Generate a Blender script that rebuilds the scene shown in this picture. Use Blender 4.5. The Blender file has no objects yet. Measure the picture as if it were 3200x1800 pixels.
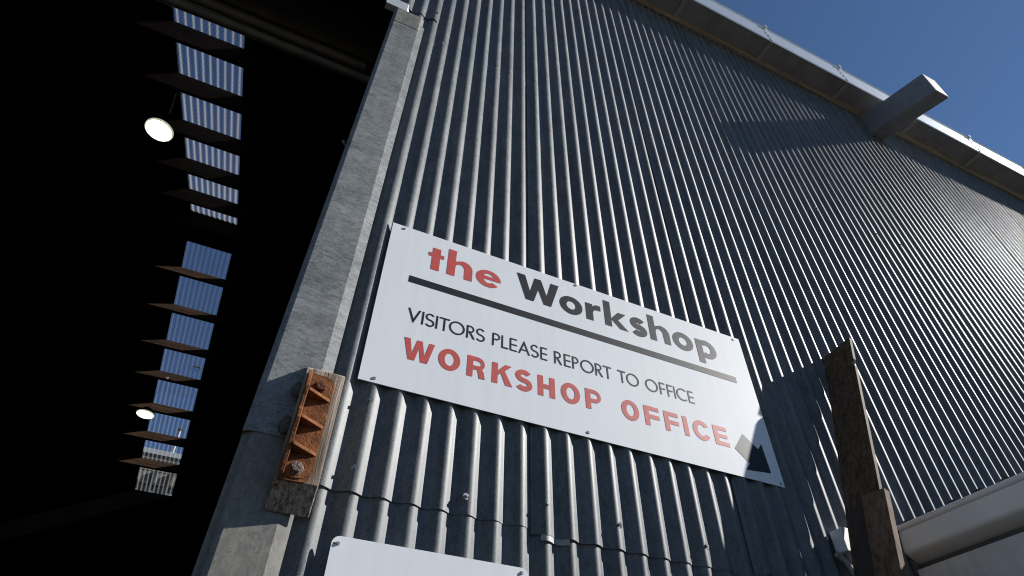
import bpy, math, random
from mathutils import Matrix, Vector, noise
from mathutils.geometry import tessellate_polygon

random.seed(7)
S = bpy.context.scene
COL = S.collection
R = math.radians
UP = 2.5643            # height of the sign's lower edge above the ground; all coordinates below are relative to it
P = 0.0762             # corrugation pitch
X0 = 0.412             # first crest to the right of the door jamb
AMP = 0.0085

# ------------------------------------------------------------------ camera, sky, sun, exposure
cam = bpy.data.cameras.new('camera')
camo = bpy.data.objects.new('camera', cam)
COL.objects.link(camo)
CAM_RIGHT = Vector((0.9087958, -0.4170604, 0.0122780))
CAM_DOWN = Vector((0.2956722, 0.6229640, -0.7242194))
CAM_FWD = Vector((0.2943945, 0.6617979, 0.6894603))
m = Matrix.Identity(4)
for i in range(3):
    m[i][0] = CAM_RIGHT[i]; m[i][1] = -CAM_DOWN[i]; m[i][2] = -CAM_FWD[i]
m[0][3], m[1][3], m[2][3] = 0.26444, -1.44483, UP - 0.96427
camo.matrix_world = m
cam.sensor_width = 36.0
cam.lens = 36.0 * 1879.056 / 3200.0
cam.clip_start = 0.02
cam.clip_end = 2000
S.camera = camo

SUN = Vector((3.55, -1.0, 2.33)).normalized()
world = bpy.data.worlds.new('World')
S.world = world
world.use_nodes = True
wn = world.node_tree.nodes; wl = world.node_tree.links
bg = wn['Background']
sky = wn.new('ShaderNodeTexSky')
sky.sky_type = 'NISHITA'
sky.sun_disc = False
sky.sun_elevation = math.asin(SUN.z)
sky.sun_rotation = math.atan2(SUN.x, SUN.y)
sky.altitude = 200
sky.air_density = 1.0
sky.dust_density = 0.0
sky.ozone_density = 6.0
wl.new(sky.outputs['Color'], bg.inputs['Color'])
bg.inputs['Strength'].default_value = 0.044
sl = bpy.data.lights.new('sun', 'SUN')
sl.energy = 4.6
sl.angle = R(0.53)
sl.color = (1.0, 0.97, 0.92)
so = bpy.data.objects.new('sun', sl)
COL.objects.link(so)
so.location = (20, -10, 20)
so.rotation_euler = SUN.to_track_quat('Z', 'Y').to_euler()
S.view_settings.view_transform = 'Standard'
S.view_settings.look = 'None'
S.view_settings.gamma = 1.0
S.view_settings.use_curve_mapping = False
S.view_settings.exposure = 1.0
S.cycles.use_denoising = True
S.cycles.max_bounces = 8
S.cycles.transparent_max_bounces = 16
S.cycles.filter_width = 1.1

# ------------------------------------------------------------------ materials
def mat(name, base, rough=0.6, metal=0.0, var=0.0, scale=8.0, stretch=(1, 1, 1), bump=0.0, bscale=60.0,
        col2=None, thr=(0.35, 0.65), spec=0.5, detail=5.0, rvar=0.0):
    m = bpy.data.materials.new(name); m.use_nodes = True
    nt = m.node_tree; b = nt.nodes['Principled BSDF']
    b.inputs['Base Color'].default_value = (*base, 1)
    b.inputs['Roughness'].default_value = rough
    b.inputs['Metallic'].default_value = metal
    b.inputs['Specular IOR Level'].default_value = spec
    tc = nt.nodes.new('ShaderNodeTexCoord')
    mp = nt.nodes.new('ShaderNodeMapping'); mp.inputs['Scale'].default_value = stretch
    nt.links.new(tc.outputs['Object'], mp.inputs['Vector'])
    m['map'] = 0
    if var or col2:
        n = nt.nodes.new('ShaderNodeTexNoise'); n.inputs['Scale'].default_value = scale
        n.inputs['Detail'].default_value = detail; n.inputs['Roughness'].default_value = 0.62
        nt.links.new(mp.outputs['Vector'], n.inputs['Vector'])
        cr = nt.nodes.new('ShaderNodeValToRGB')
        a = tuple(max(0, c * (1 - var)) for c in base); c2 = col2 or tuple(c * (1 + var) for c in base)
        cr.color_ramp.elements[0].color = (*a, 1); cr.color_ramp.elements[0].position = thr[0]
        cr.color_ramp.elements[1].color = (*c2, 1); cr.color_ramp.elements[1].position = thr[1]
        nt.links.new(n.outputs['Fac'], cr.inputs['Fac'])
        nt.links.new(cr.outputs['Color'], b.inputs['Base Color'])
        if rvar:
            mr = nt.nodes.new('ShaderNodeMapRange')
            mr.inputs['To Min'].default_value = rough - rvar; mr.inputs['To Max'].default_value = rough + rvar
            nt.links.new(n.outputs['Fac'], mr.inputs['Value']); nt.links.new(mr.outputs['Result'], b.inputs['Roughness'])
    if bump:
        n2 = nt.nodes.new('ShaderNodeTexNoise'); n2.inputs['Scale'].default_value = bscale
        n2.inputs['Detail'].default_value = 4
        nt.links.new(mp.outputs['Vector'], n2.inputs['Vector'])
        bp = nt.nodes.new('ShaderNodeBump'); bp.inputs['Strength'].default_value = bump
        bp.inputs['Distance'].default_value = 0.004
        nt.links.new(n2.outputs['Fac'], bp.inputs['Height']); nt.links.new(bp.outputs['Normal'], b.inputs['Normal'])
    return m

def galv(name, lo, hi, metal, rough, sc, stretch, bump=0.12, spec=0.5, runs=0.0, scuff=0.0, fine_w=0.35):
    """Weathered galvanised steel: spangle cells, cloudy oxide, a little streaking."""
    m = bpy.data.materials.new(name); m.use_nodes = True
    nt = m.node_tree; b = nt.nodes['Principled BSDF']; L = nt.links.new
    tc = nt.nodes.new('ShaderNodeTexCoord'); mp = nt.nodes.new('ShaderNodeMapping')
    mp.inputs['Scale'].default_value = stretch
    L(tc.outputs['Object'], mp.inputs['Vector'])
    wob = nt.nodes.new('ShaderNodeTexNoise'); wob.inputs['Scale'].default_value = sc * 1.3; wob.inputs['Detail'].default_value = 3
    L(mp.outputs['Vector'], wob.inputs['Vector'])
    add = nt.nodes.new('ShaderNodeMixRGB'); add.blend_type = 'ADD'; add.inputs['Fac'].default_value = 0.035
    L(mp.outputs['Vector'], add.inputs['Color1']); L(wob.outputs['Color'], add.inputs['Color2'])
    v = nt.nodes.new('ShaderNodeTexVoronoi'); v.inputs['Scale'].default_value = sc
    L(add.outputs['Color'], v.inputs['Vector'])
    sep = nt.nodes.new('ShaderNodeSeparateColor'); L(v.outputs['Color'], sep.inputs['Color'])
    n = nt.nodes.new('ShaderNodeTexNoise'); n.inputs['Scale'].default_value = sc * 0.07; n.inputs['Detail'].default_value = 8
    n.inputs['Roughness'].default_value = 0.7
    L(mp.outputs['Vector'], n.inputs['Vector'])
    fine = nt.nodes.new('ShaderNodeTexNoise'); fine.inputs['Scale'].default_value = sc * 3; fine.inputs['Detail'].default_value = 4
    L(mp.outputs['Vector'], fine.inputs['Vector'])
    a1 = nt.nodes.new('ShaderNodeMath'); a1.operation = 'MULTIPLY'; a1.inputs[1].default_value = 0.42
    L(sep.outputs['Red'], a1.inputs[0])
    a2 = nt.nodes.new('ShaderNodeMath'); a2.operation = 'MULTIPLY_ADD'; a2.inputs[1].default_value = 0.75
    L(n.outputs['Fac'], a2.inputs[0]); L(a1.outputs[0], a2.inputs[2])
    a3 = nt.nodes.new('ShaderNodeMath'); a3.operation = 'MULTIPLY_ADD'; a3.inputs[1].default_value = fine_w; a3b = 0.175 - fine_w * 0.5
    L(fine.outputs['Fac'], a3.inputs[0]); L(a2.outputs[0], a3.inputs[2])
    cr = nt.nodes.new('ShaderNodeValToRGB')
    cr.color_ramp.elements[0].position = 0.42 - a3b; cr.color_ramp.elements[0].color = (*lo, 1)
    cr.color_ramp.elements[1].position = 1.02 - a3b; cr.color_ramp.elements[1].color = (*hi, 1)
    L(a3.outputs[0], cr.inputs['Fac'])
    colr = cr.outputs['Color']
    if runs:        # water runs: long faint vertical streaks and a few darker patches
        m2 = nt.nodes.new('ShaderNodeMapping'); m2.inputs['Scale'].default_value = (16, 16, 0.55)
        L(tc.outputs['Object'], m2.inputs['Vector'])
        r = nt.nodes.new('ShaderNodeTexNoise'); r.inputs['Scale'].default_value = 1.6; r.inputs['Detail'].default_value = 6
        L(m2.outputs['Vector'], r.inputs['Vector'])
        rr = nt.nodes.new('ShaderNodeMapRange'); rr.inputs['From Min'].default_value = 0.32; rr.inputs['From Max'].default_value = 0.62
        rr.inputs['To Min'].default_value = 1 - runs; rr.inputs['To Max'].default_value = 1.0
        L(r.outputs['Fac'], rr.inputs['Value'])
        mu = nt.nodes.new('ShaderNodeMixRGB'); mu.blend_type = 'MULTIPLY'; mu.inputs['Fac'].default_value = 1
        L(colr, mu.inputs['Color1']); L(rr.outputs['Result'], mu.inputs['Color2']); colr = mu.outputs['Color']
    if scuff:       # pale curved scrape marks
        v2 = nt.nodes.new('ShaderNodeTexVoronoi'); v2.feature = 'DISTANCE_TO_EDGE'; v2.inputs['Scale'].default_value = 7
        w2 = nt.nodes.new('ShaderNodeTexNoise'); w2.inputs['Scale'].default_value = 9; w2.inputs['Detail'].default_value = 3
        L(tc.outputs['Object'], w2.inputs['Vector'])
        ad = nt.nodes.new('ShaderNodeMixRGB'); ad.blend_type = 'ADD'; ad.inputs['Fac'].default_value = 0.12
        L(tc.outputs['Object'], ad.inputs['Color1']); L(w2.outputs['Color'], ad.inputs['Color2']); L(ad.outputs['Color'], v2.inputs['Vector'])
        e = nt.nodes.new('ShaderNodeMapRange'); e.inputs['From Min'].default_value = 0.0; e.inputs['From Max'].default_value = 0.016
        e.inputs['To Min'].default_value = 1.0; e.inputs['To Max'].default_value = 0.0
        L(v2.outputs['Distance'], e.inputs['Value'])
        k = nt.nodes.new('ShaderNodeTexNoise'); k.inputs['Scale'].default_value = 4.3; k.inputs['Detail'].default_value = 5
        L(tc.outputs['Object'], k.inputs['Vector'])
        kr = nt.nodes.new('ShaderNodeMapRange'); kr.inputs['From Min'].default_value = 0.54; kr.inputs['From Max'].default_value = 0.66
        kr.inputs['To Max'].default_value = scuff
        L(k.outputs['Fac'], kr.inputs['Value'])
        pm = nt.nodes.new('ShaderNodeMath'); pm.operation = 'MULTIPLY'; L(e.outputs['Result'], pm.inputs[0]); L(kr.outputs['Result'], pm.inputs[1])
        mu = nt.nodes.new('ShaderNodeMixRGB'); mu.inputs['Color2'].default_value = (0.36, 0.355, 0.34, 1)
        L(pm.outputs[0], mu.inputs['Fac']); L(colr, mu.inputs['Color1']); colr = mu.outputs['Color']
    L(colr, b.inputs['Base Color'])
    mr = nt.nodes.new('ShaderNodeMapRange'); mr.inputs['To Min'].default_value = rough - 0.08; mr.inputs['To Max'].default_value = rough + 0.12
    L(a3.outputs[0], mr.inputs['Value']); L(mr.outputs['Result'], b.inputs['Roughness'])
    b.inputs['Metallic'].default_value = metal; b.inputs['Specular IOR Level'].default_value = spec
    bp = nt.nodes.new('ShaderNodeBump'); bp.inputs['Strength'].default_value = bump; bp.inputs['Distance'].default_value = 0.0012
    L(fine.outputs['Fac'], bp.inputs['Height']); L(bp.outputs['Normal'], b.inputs['Normal'])
    return m

def wood(name, dark, light, axis, rough=0.75, sc=14.0, bump=0.35):
    """Grain streaks along an axis."""
    m = bpy.data.materials.new(name); m.use_nodes = True
    nt = m.node_tree; b = nt.nodes['Principled BSDF']; L = nt.links.new
    tc = nt.nodes.new('ShaderNodeTexCoord'); mp = nt.nodes.new('ShaderNodeMapping')
    s = [9, 9, 9]; s[axis] = 0.28
    mp.inputs['Scale'].default_value = s
    L(tc.outputs['Object'], mp.inputs['Vector'])
    n = nt.nodes.new('ShaderNodeTexNoise'); n.inputs['Scale'].default_value = sc; n.inputs['Detail'].default_value = 7
    n.inputs['Roughness'].default_value = 0.65; n.inputs['Distortion'].default_value = 0.4
    L(mp.outputs['Vector'], n.inputs['Vector'])
    n2 = nt.nodes.new('ShaderNodeTexNoise'); n2.inputs['Scale'].default_value = 9; n2.inputs['Detail'].default_value = 5
    L(tc.outputs['Object'], n2.inputs['Vector'])
    mx = nt.nodes.new('ShaderNodeMath'); mx.operation = 'MULTIPLY_ADD'; mx.inputs[1].default_value = 0.22
    L(n2.outputs['Fac'], mx.inputs[0]); L(n.outputs['Fac'], mx.inputs[2])
    cr = nt.nodes.new('ShaderNodeValToRGB')
    cr.color_ramp.elements[0].position = 0.44; cr.color_ramp.elements[0].color = (*dark, 1)
    cr.color_ramp.elements[1].position = 0.80; cr.color_ramp.elements[1].color = (*light, 1)
    L(mx.outputs[0], cr.inputs['Fac']); L(cr.outputs['Color'], b.inputs['Base Color'])
    b.inputs['Roughness'].default_value = rough; b.inputs['Specular IOR Level'].default_value = 0.15
    bp = nt.nodes.new('ShaderNodeBump'); bp.inputs['Strength'].default_value = bump; bp.inputs['Distance'].default_value = 0.003
    L(n.outputs['Fac'], bp.inputs['Height']); L(bp.outputs['Normal'], b.inputs['Normal'])
    return m

def emis(name, colr, strength):
    m = bpy.data.materials.new(name); m.use_nodes = True
    b = m.node_tree.nodes['Principled BSDF']
    b.inputs['Base Color'].default_value = (*colr, 1)
    b.inputs['Emission Color'].default_value = (*colr, 1); b.inputs['Emission Strength'].default_value = strength
    return m

def translucent(name):
    m = bpy.data.materials.new(name); m.use_nodes = True
    nt = m.node_tree; nt.nodes.remove(nt.nodes['Principled BSDF']); L = nt.links.new
    out = nt.nodes['Material Output']
    tr = nt.nodes.new('ShaderNodeBsdfTransparent'); tr.inputs['Color'].default_value = (0.70, 0.74, 0.80, 1)
    tl = nt.nodes.new('ShaderNodeBsdfTranslucent'); tl.inputs['Color'].default_value = (0.36, 0.345, 0.32, 1)
    lw = nt.nodes.new('ShaderNodeLayerWeight'); lw.inputs['Blend'].default_value = 0.5     # clouded sheet: the longer the path through it, the milkier
    mr = nt.nodes.new('ShaderNodeMapRange'); mr.inputs['From Min'].default_value = 0.36; mr.inputs['From Max'].default_value = 0.95
    mr.inputs['To Min'].default_value = 0.035; mr.inputs['To Max'].default_value = 0.56
    L(lw.outputs['Facing'], mr.inputs['Value'])
    mx = nt.nodes.new('ShaderNodeMixShader')
    L(mr.outputs['Result'], mx.inputs['Fac'])
    tcs = nt.nodes.new('ShaderNodeTexCoord'); ds = nt.nodes.new('ShaderNodeTexNoise'); ds.inputs['Scale'].default_value = 5; ds.inputs['Detail'].default_value = 8
    L(tcs.outputs['Object'], ds.inputs['Vector'])
    dc = nt.nodes.new('ShaderNodeValToRGB'); dc.color_ramp.elements[0].position = 0.32; dc.color_ramp.elements[0].color = (0.64, 0.675, 0.725, 1)
    dc.color_ramp.elements[1].position = 0.60; dc.color_ramp.elements[1].color = (0.68, 0.73, 0.81, 1)
    L(ds.outputs['Fac'], dc.inputs['Fac']); L(dc.outputs['Color'], tr.inputs['Color'])
    L(tr.outputs[0], mx.inputs[1]); L(tl.outputs[0], mx.inputs[2]); L(mx.outputs[0], out.inputs['Surface'])
    return m

M = {}
M['wall'] = galv('galvanised_wall', (0.053, 0.060, 0.069), (0.174, 0.184, 0.189), 0.0, 0.42, 190, (1, 1, 0.55), spec=0.22, runs=0.30)
M['jamb'] = galv('galvanised_jamb', (0.065, 0.071, 0.073), (0.245, 0.255, 0.255), 0.05, 0.5, 130, (0.5, 1, 1.25), 0.02, runs=0.14, scuff=0.8, fine_w=0.10)
M['jamb_old'] = galv('weathered_jamb', (0.10, 0.098, 0.088), (0.20, 0.192, 0.170), 0.0, 0.55, 90, (1, 1, 0.7), runs=0.25, scuff=0.5)
M['flash'] = galv('flashing', (0.42, 0.45, 0.48), (0.55, 0.57, 0.58), 0.3, 0.4, 120, (1, 1, 1), 0.03)
M['gutter'] = mat('zinc_gutter', (0.66, 0.69, 0.70), 0.36, 0.55, 0.06, 9, (1, 1, 1), 0.05, 40)
M['soffit'] = mat('grey_soffit', (0.20, 0.20, 0.208), 0.8, 0, 0.18, 5, (1, 1, 1), 0.1, 90)
M['batten'] = mat('grey_batten', (0.29, 0.28, 0.285), 0.7, 0, 0.1, 14)
M['trim'] = wood('cream_trim', (0.12, 0.098, 0.066), (0.30, 0.255, 0.185), 0, 0.7, 6, 0.15)
M['beam'] = mat('painted_beam', (0.21, 0.215, 0.23), 0.55, 0, 0.12, 12, (1, 1, 1), 0.15, 120)
M['beam_end'] = mat('beam_end', (0.66, 0.61, 0.57), 0.6, 0, 0.12, 30, (1, 1, 1), 0.1, 90)
M['beam_strip'] = galv('pale_strip', (0.20, 0.205, 0.20), (0.32, 0.32, 0.31), 0.0, 0.5, 120, (1, 1, 1))
M['screw'] = mat('screw_metal', (0.30, 0.30, 0.29), 0.4, 0.6, 0.15, 90)
M['dark_screw'] = mat('dark_screw', (0.10, 0.10, 0.10), 0.45, 0.5, 0.2, 90)
M['sign'] = mat('sign_white', (0.68, 0.70, 0.725), 0.62, 0, 0.02, 3.0, (1, 1, 1), 0.015, 300, detail=8, spec=0.25)
def grime(m, amount):
    """faint dirt runs and dust on a painted board"""
    nt = m.node_tree; b = nt.nodes['Principled BSDF']; L = nt.links.new
    src = b.inputs['Base Color'].links[0].from_socket
    tc = nt.nodes.new('ShaderNodeTexCoord'); mp = nt.nodes.new('ShaderNodeMapping'); mp.inputs['Scale'].default_value = (22, 22, 1.4)
    L(tc.outputs['Object'], mp.inputs['Vector'])
    n = nt.nodes.new('ShaderNodeTexNoise'); n.inputs['Scale'].default_value = 1.5; n.inputs['Detail'].default_value = 7; n.inputs['Roughness'].default_value = 0.6
    L(mp.outputs['Vector'], n.inputs['Vector'])
    r = nt.nodes.new('ShaderNodeMapRange'); r.inputs['From Min'].default_value = 0.30; r.inputs['From Max'].default_value = 0.55
    r.inputs['To Min'].default_value = 1 - amount; r.inputs['To Max'].default_value = 1.0
    L(n.outputs['Fac'], r.inputs['Value'])
    n2 = nt.nodes.new('ShaderNodeTexNoise'); n2.inputs['Scale'].default_value = 90; n2.inputs['Detail'].default_value = 2
    L(tc.outputs['Object'], n2.inputs['Vector'])
    r2 = nt.nodes.new('ShaderNodeMapRange'); r2.inputs['From Min'].default_value = 0.22; r2.inputs['From Max'].default_value = 0.30
    r2.inputs['To Min'].default_value = 0.72; r2.inputs['To Max'].default_value = 1.0
    L(n2.outputs['Fac'], r2.inputs['Value'])
    mu = nt.nodes.new('ShaderNodeMath'); mu.operation = 'MULTIPLY'; L(r.outputs['Result'], mu.inputs[0]); L(r2.outputs['Result'], mu.inputs[1])
    mx = nt.nodes.new('ShaderNodeMixRGB'); mx.blend_type = 'MULTIPLY'; mx.inputs['Fac'].default_value = 1
    L(src, mx.inputs['Color1']); L(mu.outputs[0], mx.inputs['Color2']); L(mx.outputs['Color'], b.inputs['Base Color'])
grime(M['sign'], 0.045)
M['sign_edge'] = mat('sign_edge', (0.40, 0.38, 0.33), 0.6)
M['red'] = mat('red_vinyl', (0.47, 0.075, 0.065), 0.55, 0, 0.09, 40, (1, 1, 1), spec=0.3)
M['black'] = mat('black_vinyl', (0.013, 0.015, 0.019), 0.50, 0, 0.25, 22, (1, 1, 1), spec=0.20)
M['rust'] = mat('rust', (0.066, 0.023, 0.011), 0.85, 0.0, 0.45, 24, (1, 1, 1), 0.5, 170, col2=(0.28, 0.104, 0.036), thr=(0.30, 0.72), detail=9, spec=0.2)
M['rust_dark'] = mat('dark_rust', (0.06, 0.022, 0.012), 0.85, 0.0, 0.4, 90, (1, 1, 1), 0.8, 200, col2=(0.17, 0.065, 0.035), spec=0.2)
M['bolt'] = mat('rusty_bolt', (0.12, 0.07, 0.055), 0.6, 0.35, 0.3, 120, (1, 1, 1), 0.7, 220, col2=(0.20, 0.14, 0.125))
M['block'] = wood('old_timber_block', (0.035, 0.022, 0.014), (0.46, 0.38, 0.31), 2, 0.85, 11, 0.9)
M['mud'] = mat('mud', (0.085, 0.075, 0.065), 0.95, 0, 0.3, 60, (1, 1, 1), 1.0, 90)
M['plank'] = wood('brown_plank', (0.036, 0.023, 0.014), (0.140, 0.092, 0.056), 2, 0.75, 9, 0.3)
M['plank2'] = wood('grey_plank', (0.060, 0.038, 0.024), (0.205, 0.135, 0.088), 2, 0.8, 7, 0.4)
M['packer'] = mat('dark_timber', (0.040, 0.028, 0.020), 0.8, 0, 0.3, 30)
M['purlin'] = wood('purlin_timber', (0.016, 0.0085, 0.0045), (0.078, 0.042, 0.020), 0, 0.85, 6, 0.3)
M['purlin_shaded'] = wood('shaded_purlin', (0.005, 0.003, 0.002), (0.026, 0.013, 0.007), 0, 0.85, 6, 0.3)  # same timber, with the shade of the near slope put into its colour
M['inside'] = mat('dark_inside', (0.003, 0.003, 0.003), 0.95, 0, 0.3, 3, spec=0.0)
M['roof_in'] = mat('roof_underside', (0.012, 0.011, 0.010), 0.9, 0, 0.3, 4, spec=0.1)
M['track'] = mat('door_track_paint', (0.060, 0.053, 0.040), 0.6, 0.1, 0.25, 9)
M['floor'] = mat('workshop_concrete', (0.06, 0.057, 0.053), 0.8, 0, 0.3, 2)
M['ground'] = mat('yard_asphalt', (0.060, 0.054, 0.047), 0.9, 0, 0.25, 0.8, (1, 1, 1), 0.3, 30)
M['sky_light'] = translucent('skylight_sheet')
M['wire'] = mat('netting_wire', (0.2, 0.2, 0.2), 0.5, 0.6)
M['lamp_body'] = mat('lamp_black', (0.02, 0.02, 0.02), 0.5)
M['lamp_rim'] = emis('lamp_rim', (0.75, 0.80, 0.55), 0.30)
M['lamp'] = emis('lamp_lens', (1.0, 0.98, 0.86), 9.0)
M['lamp_mid'] = emis('lamp_centre', (0.9, 0.9, 0.7), 0.36)
M['cable'] = mat('black_cable', (0.015, 0.015, 0.017), 0.6)
M['cream'] = mat('cream_paint', (0.74, 0.71, 0.67), 0.45, 0, 0.03, 3)
M['cream_wall'] = mat('cream_wall', (0.62, 0.595, 0.57), 0.75, 0, 0.06, 5, (1, 1, 1), 0.1, 70)
grime(M['cream_wall'], 0.16)
M['dark_roof'] = mat('lean_to_roof', (0.03, 0.024, 0.022), 0.6, 0, 0.2, 8)
M['gutter_shadow_gap'] = mat('shadow_gap_dark', (0.06, 0.055, 0.05), 0.7)  # dark colour stands for the shadow gap below the gutter
M['plastic'] = mat('grey_plastic', (0.70, 0.69, 0.66), 0.45, 0, 0.04, 20)
M['plastic_dim'] = mat('conduit_plastic', (0.34, 0.33, 0.31), 0.5, 0, 0.12, 40)
M['far_wall'] = mat('fibre_boards', (0.21, 0.185, 0.155), 0.8, 0, 0.14, 7)
M['far_cap'] = mat('far_capping', (0.42, 0.42, 0.41), 0.6)
M['far_dark'] = mat('far_dark', (0.035, 0.033, 0.03), 0.8)
M['pole'] = mat('white_pole', (0.28, 0.28, 0.27), 0.5)

# ------------------------------------------------------------------ builders
class MB:
    def __init__(self): self.v = []; self.f = []
    def add(self, vs, fs):
        o = len(self.v); self.v += [tuple(v) for v in vs]; self.f += [tuple(i + o for i in f) for f in fs]; return self
    def box(self, x0, x1, y0, y1, z0, z1):
        return self.add([(x0,y0,z0),(x1,y0,z0),(x1,y1,z0),(x0,y1,z0),(x0,y0,z1),(x1,y0,z1),(x1,y1,z1),(x0,y1,z1)],
                        [(0,3,2,1),(4,5,6,7),(0,1,5,4),(1,2,6,5),(2,3,7,6),(3,0,4,7)])
    def hexa(self, p):   # eight corners, bottom ring then top ring
        return self.add(p, [(0,3,2,1),(4,5,6,7),(0,1,5,4),(1,2,6,5),(2,3,7,6),(3,0,4,7)])
    def prism(self, ring, d):   # planar ring pushed along d
        n = len(ring); d = Vector(d)
        vs = [Vector(p) for p in ring] + [Vector(p) + d for p in ring]
        tri = tessellate_polygon([[Vector(p) for p in ring]])
        fs = [tuple(t) for t in tri] + [tuple(i + n for i in reversed(t)) for t in tri]
        fs += [(i, (i + 1) % n, (i + 1) % n + n, i + n) for i in range(n)]
        return self.add(vs, fs)
    def tube(self, pts, r, n=8, cap=True):
        pts = [Vector(p) for p in pts]; rs = r if isinstance(r, (list, tuple)) else [r] * len(pts)
        o = len(self.v); ref = None
        for i, p in enumerate(pts):
            t = (pts[min(i + 1, len(pts) - 1)] - pts[max(i - 1, 0)]).normalized()
            if ref is None: ref = t.orthogonal().normalized()
            ref = (ref - t * ref.dot(t)).normalized(); b = t.cross(ref)
            for k in range(n):
                a = 2 * math.pi * k / n
                self.v.append(tuple(p + (ref * math.cos(a) + b * math.sin(a)) * rs[i]))
        for i in range(len(pts) - 1):
            for k in range(n):
                a = o + i * n + k; b2 = o + i * n + (k + 1) % n
                self.f.append((a, b2, b2 + n, a + n))
        if cap:
            self.f.append(tuple(o + k for k in reversed(range(n))))
            self.f.append(tuple(o + (len(pts) - 1) * n + k for k in range(n)))
        return self

def finish(o, label, cat, group, kind):
    if label: o['label'] = label
    if cat: o['category'] = cat
    if group: o['group'] = group
    if kind: o['kind'] = kind

def worldloc(o):
    v = Vector((0, 0, 0))
    while o: v = v + o.location; o = o.parent
    return v

def mesh(name, mb, material, parent=None, smooth=None, bevel=0.0, label=None, cat=None, group=None, kind=None, loc=None):
    """One object; its coordinates are given in the scene (relative height), stored local to the parent."""
    me = bpy.data.meshes.new(name)
    off = worldloc(parent)
    base = Vector(loc) if loc else Vector((0, 0, 0))
    me.from_pydata([tuple(Vector(v) + ((Vector((0, 0, UP)) - off) if not loc else Vector((0, 0, 0)))) for v in mb.v], [], mb.f)
    me.validate(); me.update()
    me.materials.append(material)
    o = bpy.data.objects.new(name, me)
    COL.objects.link(o)
    if loc: o.location = base + Vector((0, 0, UP)) - off
    if parent: o.parent = parent
    if smooth is not None:
        me.polygons.foreach_set('use_smooth', [True] * len(me.polygons))
        if smooth < 179:
            me.set_sharp_from_angle(angle=R(smooth))
    if bevel:
        md = o.modifiers.new('bevel', 'BEVEL'); md.width = bevel; md.segments = 2; md.limit_method = 'ANGLE'; md.angle_limit = R(40)
    finish(o, label, cat, group, kind)
    return o

def thing(name, loc, label, cat, group=None):
    o = bpy.data.objects.new(name, None); COL.objects.link(o)
    o.empty_display_size = 0.1
    o.location = (loc[0], loc[1], loc[2] + UP)
    finish(o, label, cat, group, None)
    return o

def clone(o, parent, loc=None):
    c = o.copy(); COL.objects.link(c); c.parent = parent
    if loc is not None: c.location = loc
    return c

def recalc(o):
    import bmesh
    bm = bmesh.new(); bm.from_mesh(o.data); bmesh.ops.recalc_face_normals(bm, faces=bm.faces); bm.to_mesh(o.data); bm.free()
    return o

# ------------------------------------------------------------------ the ground
g = MB().box(-400, 400, -400, 400, -UP - 0.6, -UP)
mesh('ground', g, M['ground'], kind='structure')
g = MB().box(-14.0, 9.3, 0.05, 12.0, -UP - 0.1, -UP + 0.012)
mesh('workshop_floor', g, M['floor'], kind='structure')

# ------------------------------------------------------------------ the workshop
W = thing('workshop_building', (0.4, 0, -UP), 'tall corrugated iron workshop with an open doorway, dark inside with roof lights', 'workshop')

def prof(x):
    return AMP - AMP * math.cos(2 * math.pi * (x - X0) / P)       # 0 on a crest, 17 mm in a trough

SCREWS = [1, 5, 6, 8, 11, 15, 18, 21, 25, 28, 31, 35, 38, 42, 45, 48, 52, 55, 58, 62, 65, 68, 72, 75, 78, 82, 85, 88, 92, 95, 98, 102, 105]
def dents(x, z, pts):
    d = 0.0
    for (sx, sz) in pts:
        r2 = ((x - sx) / 0.016) ** 2 + ((z - sz) / 0.022) ** 2
        if r2 < 6: d += 0.0035 * math.exp(-r2)
    return d

def corr_sheet(name, xa, xb, zb, zt, out_l, out_r, seed, seg=14, dz=0.16, pts=(), flare=False, wob=0.0006, material=None):
    n = max(2, int(round((xb - xa) / P * seg)))
    zs = [zb + (zt - zb) * i / max(1, int((zt - zb) / dz)) for i in range(int((zt - zb) / dz) + 1)]
    for (sx, sz) in pts:
        zs += [sz - 0.02, sz - 0.01, sz, sz + 0.01, sz + 0.02]
    zs = sorted(set(round(z, 4) for z in zs if zb <= z <= zt))
    ph = [random.uniform(-0.0006, 0.0006) for _ in range(int((xb - xa) / P) + 4)]
    mb = MB()
    for z in zs:
        for i in range(n + 1):
            x = xa + (xb - xa) * i / n
            t = i / n
            k = int((x - xa) / P)
            y = prof(x + 0.0009 * noise.noise(Vector((k * 3.1, z * 0.7, seed)))) - (out_l + (out_r - out_l) * t)
            if flare and t > 1 - 0.33 * P / (xb - xa):
                y = min(y, AMP * 1.0 - out_r)                # the lapped edge lies flatter
            y += wob * noise.noise(Vector((x * 5, z * 1.6, seed))) + wob * 0.6 * noise.noise(Vector((x * 22, z * 5, seed + 9)))
            y += dents(x, z, pts)
            mb.v.append((x, y, z))
    for j in range(len(zs) - 1):
        for i in range(n):
            a = j * (n + 1) + i
            mb.f.append((a, a + 1, a + n + 2, a + n + 1))
    o = mesh(name, mb, material or M['wall'], W, smooth=60)
    return o

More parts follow.
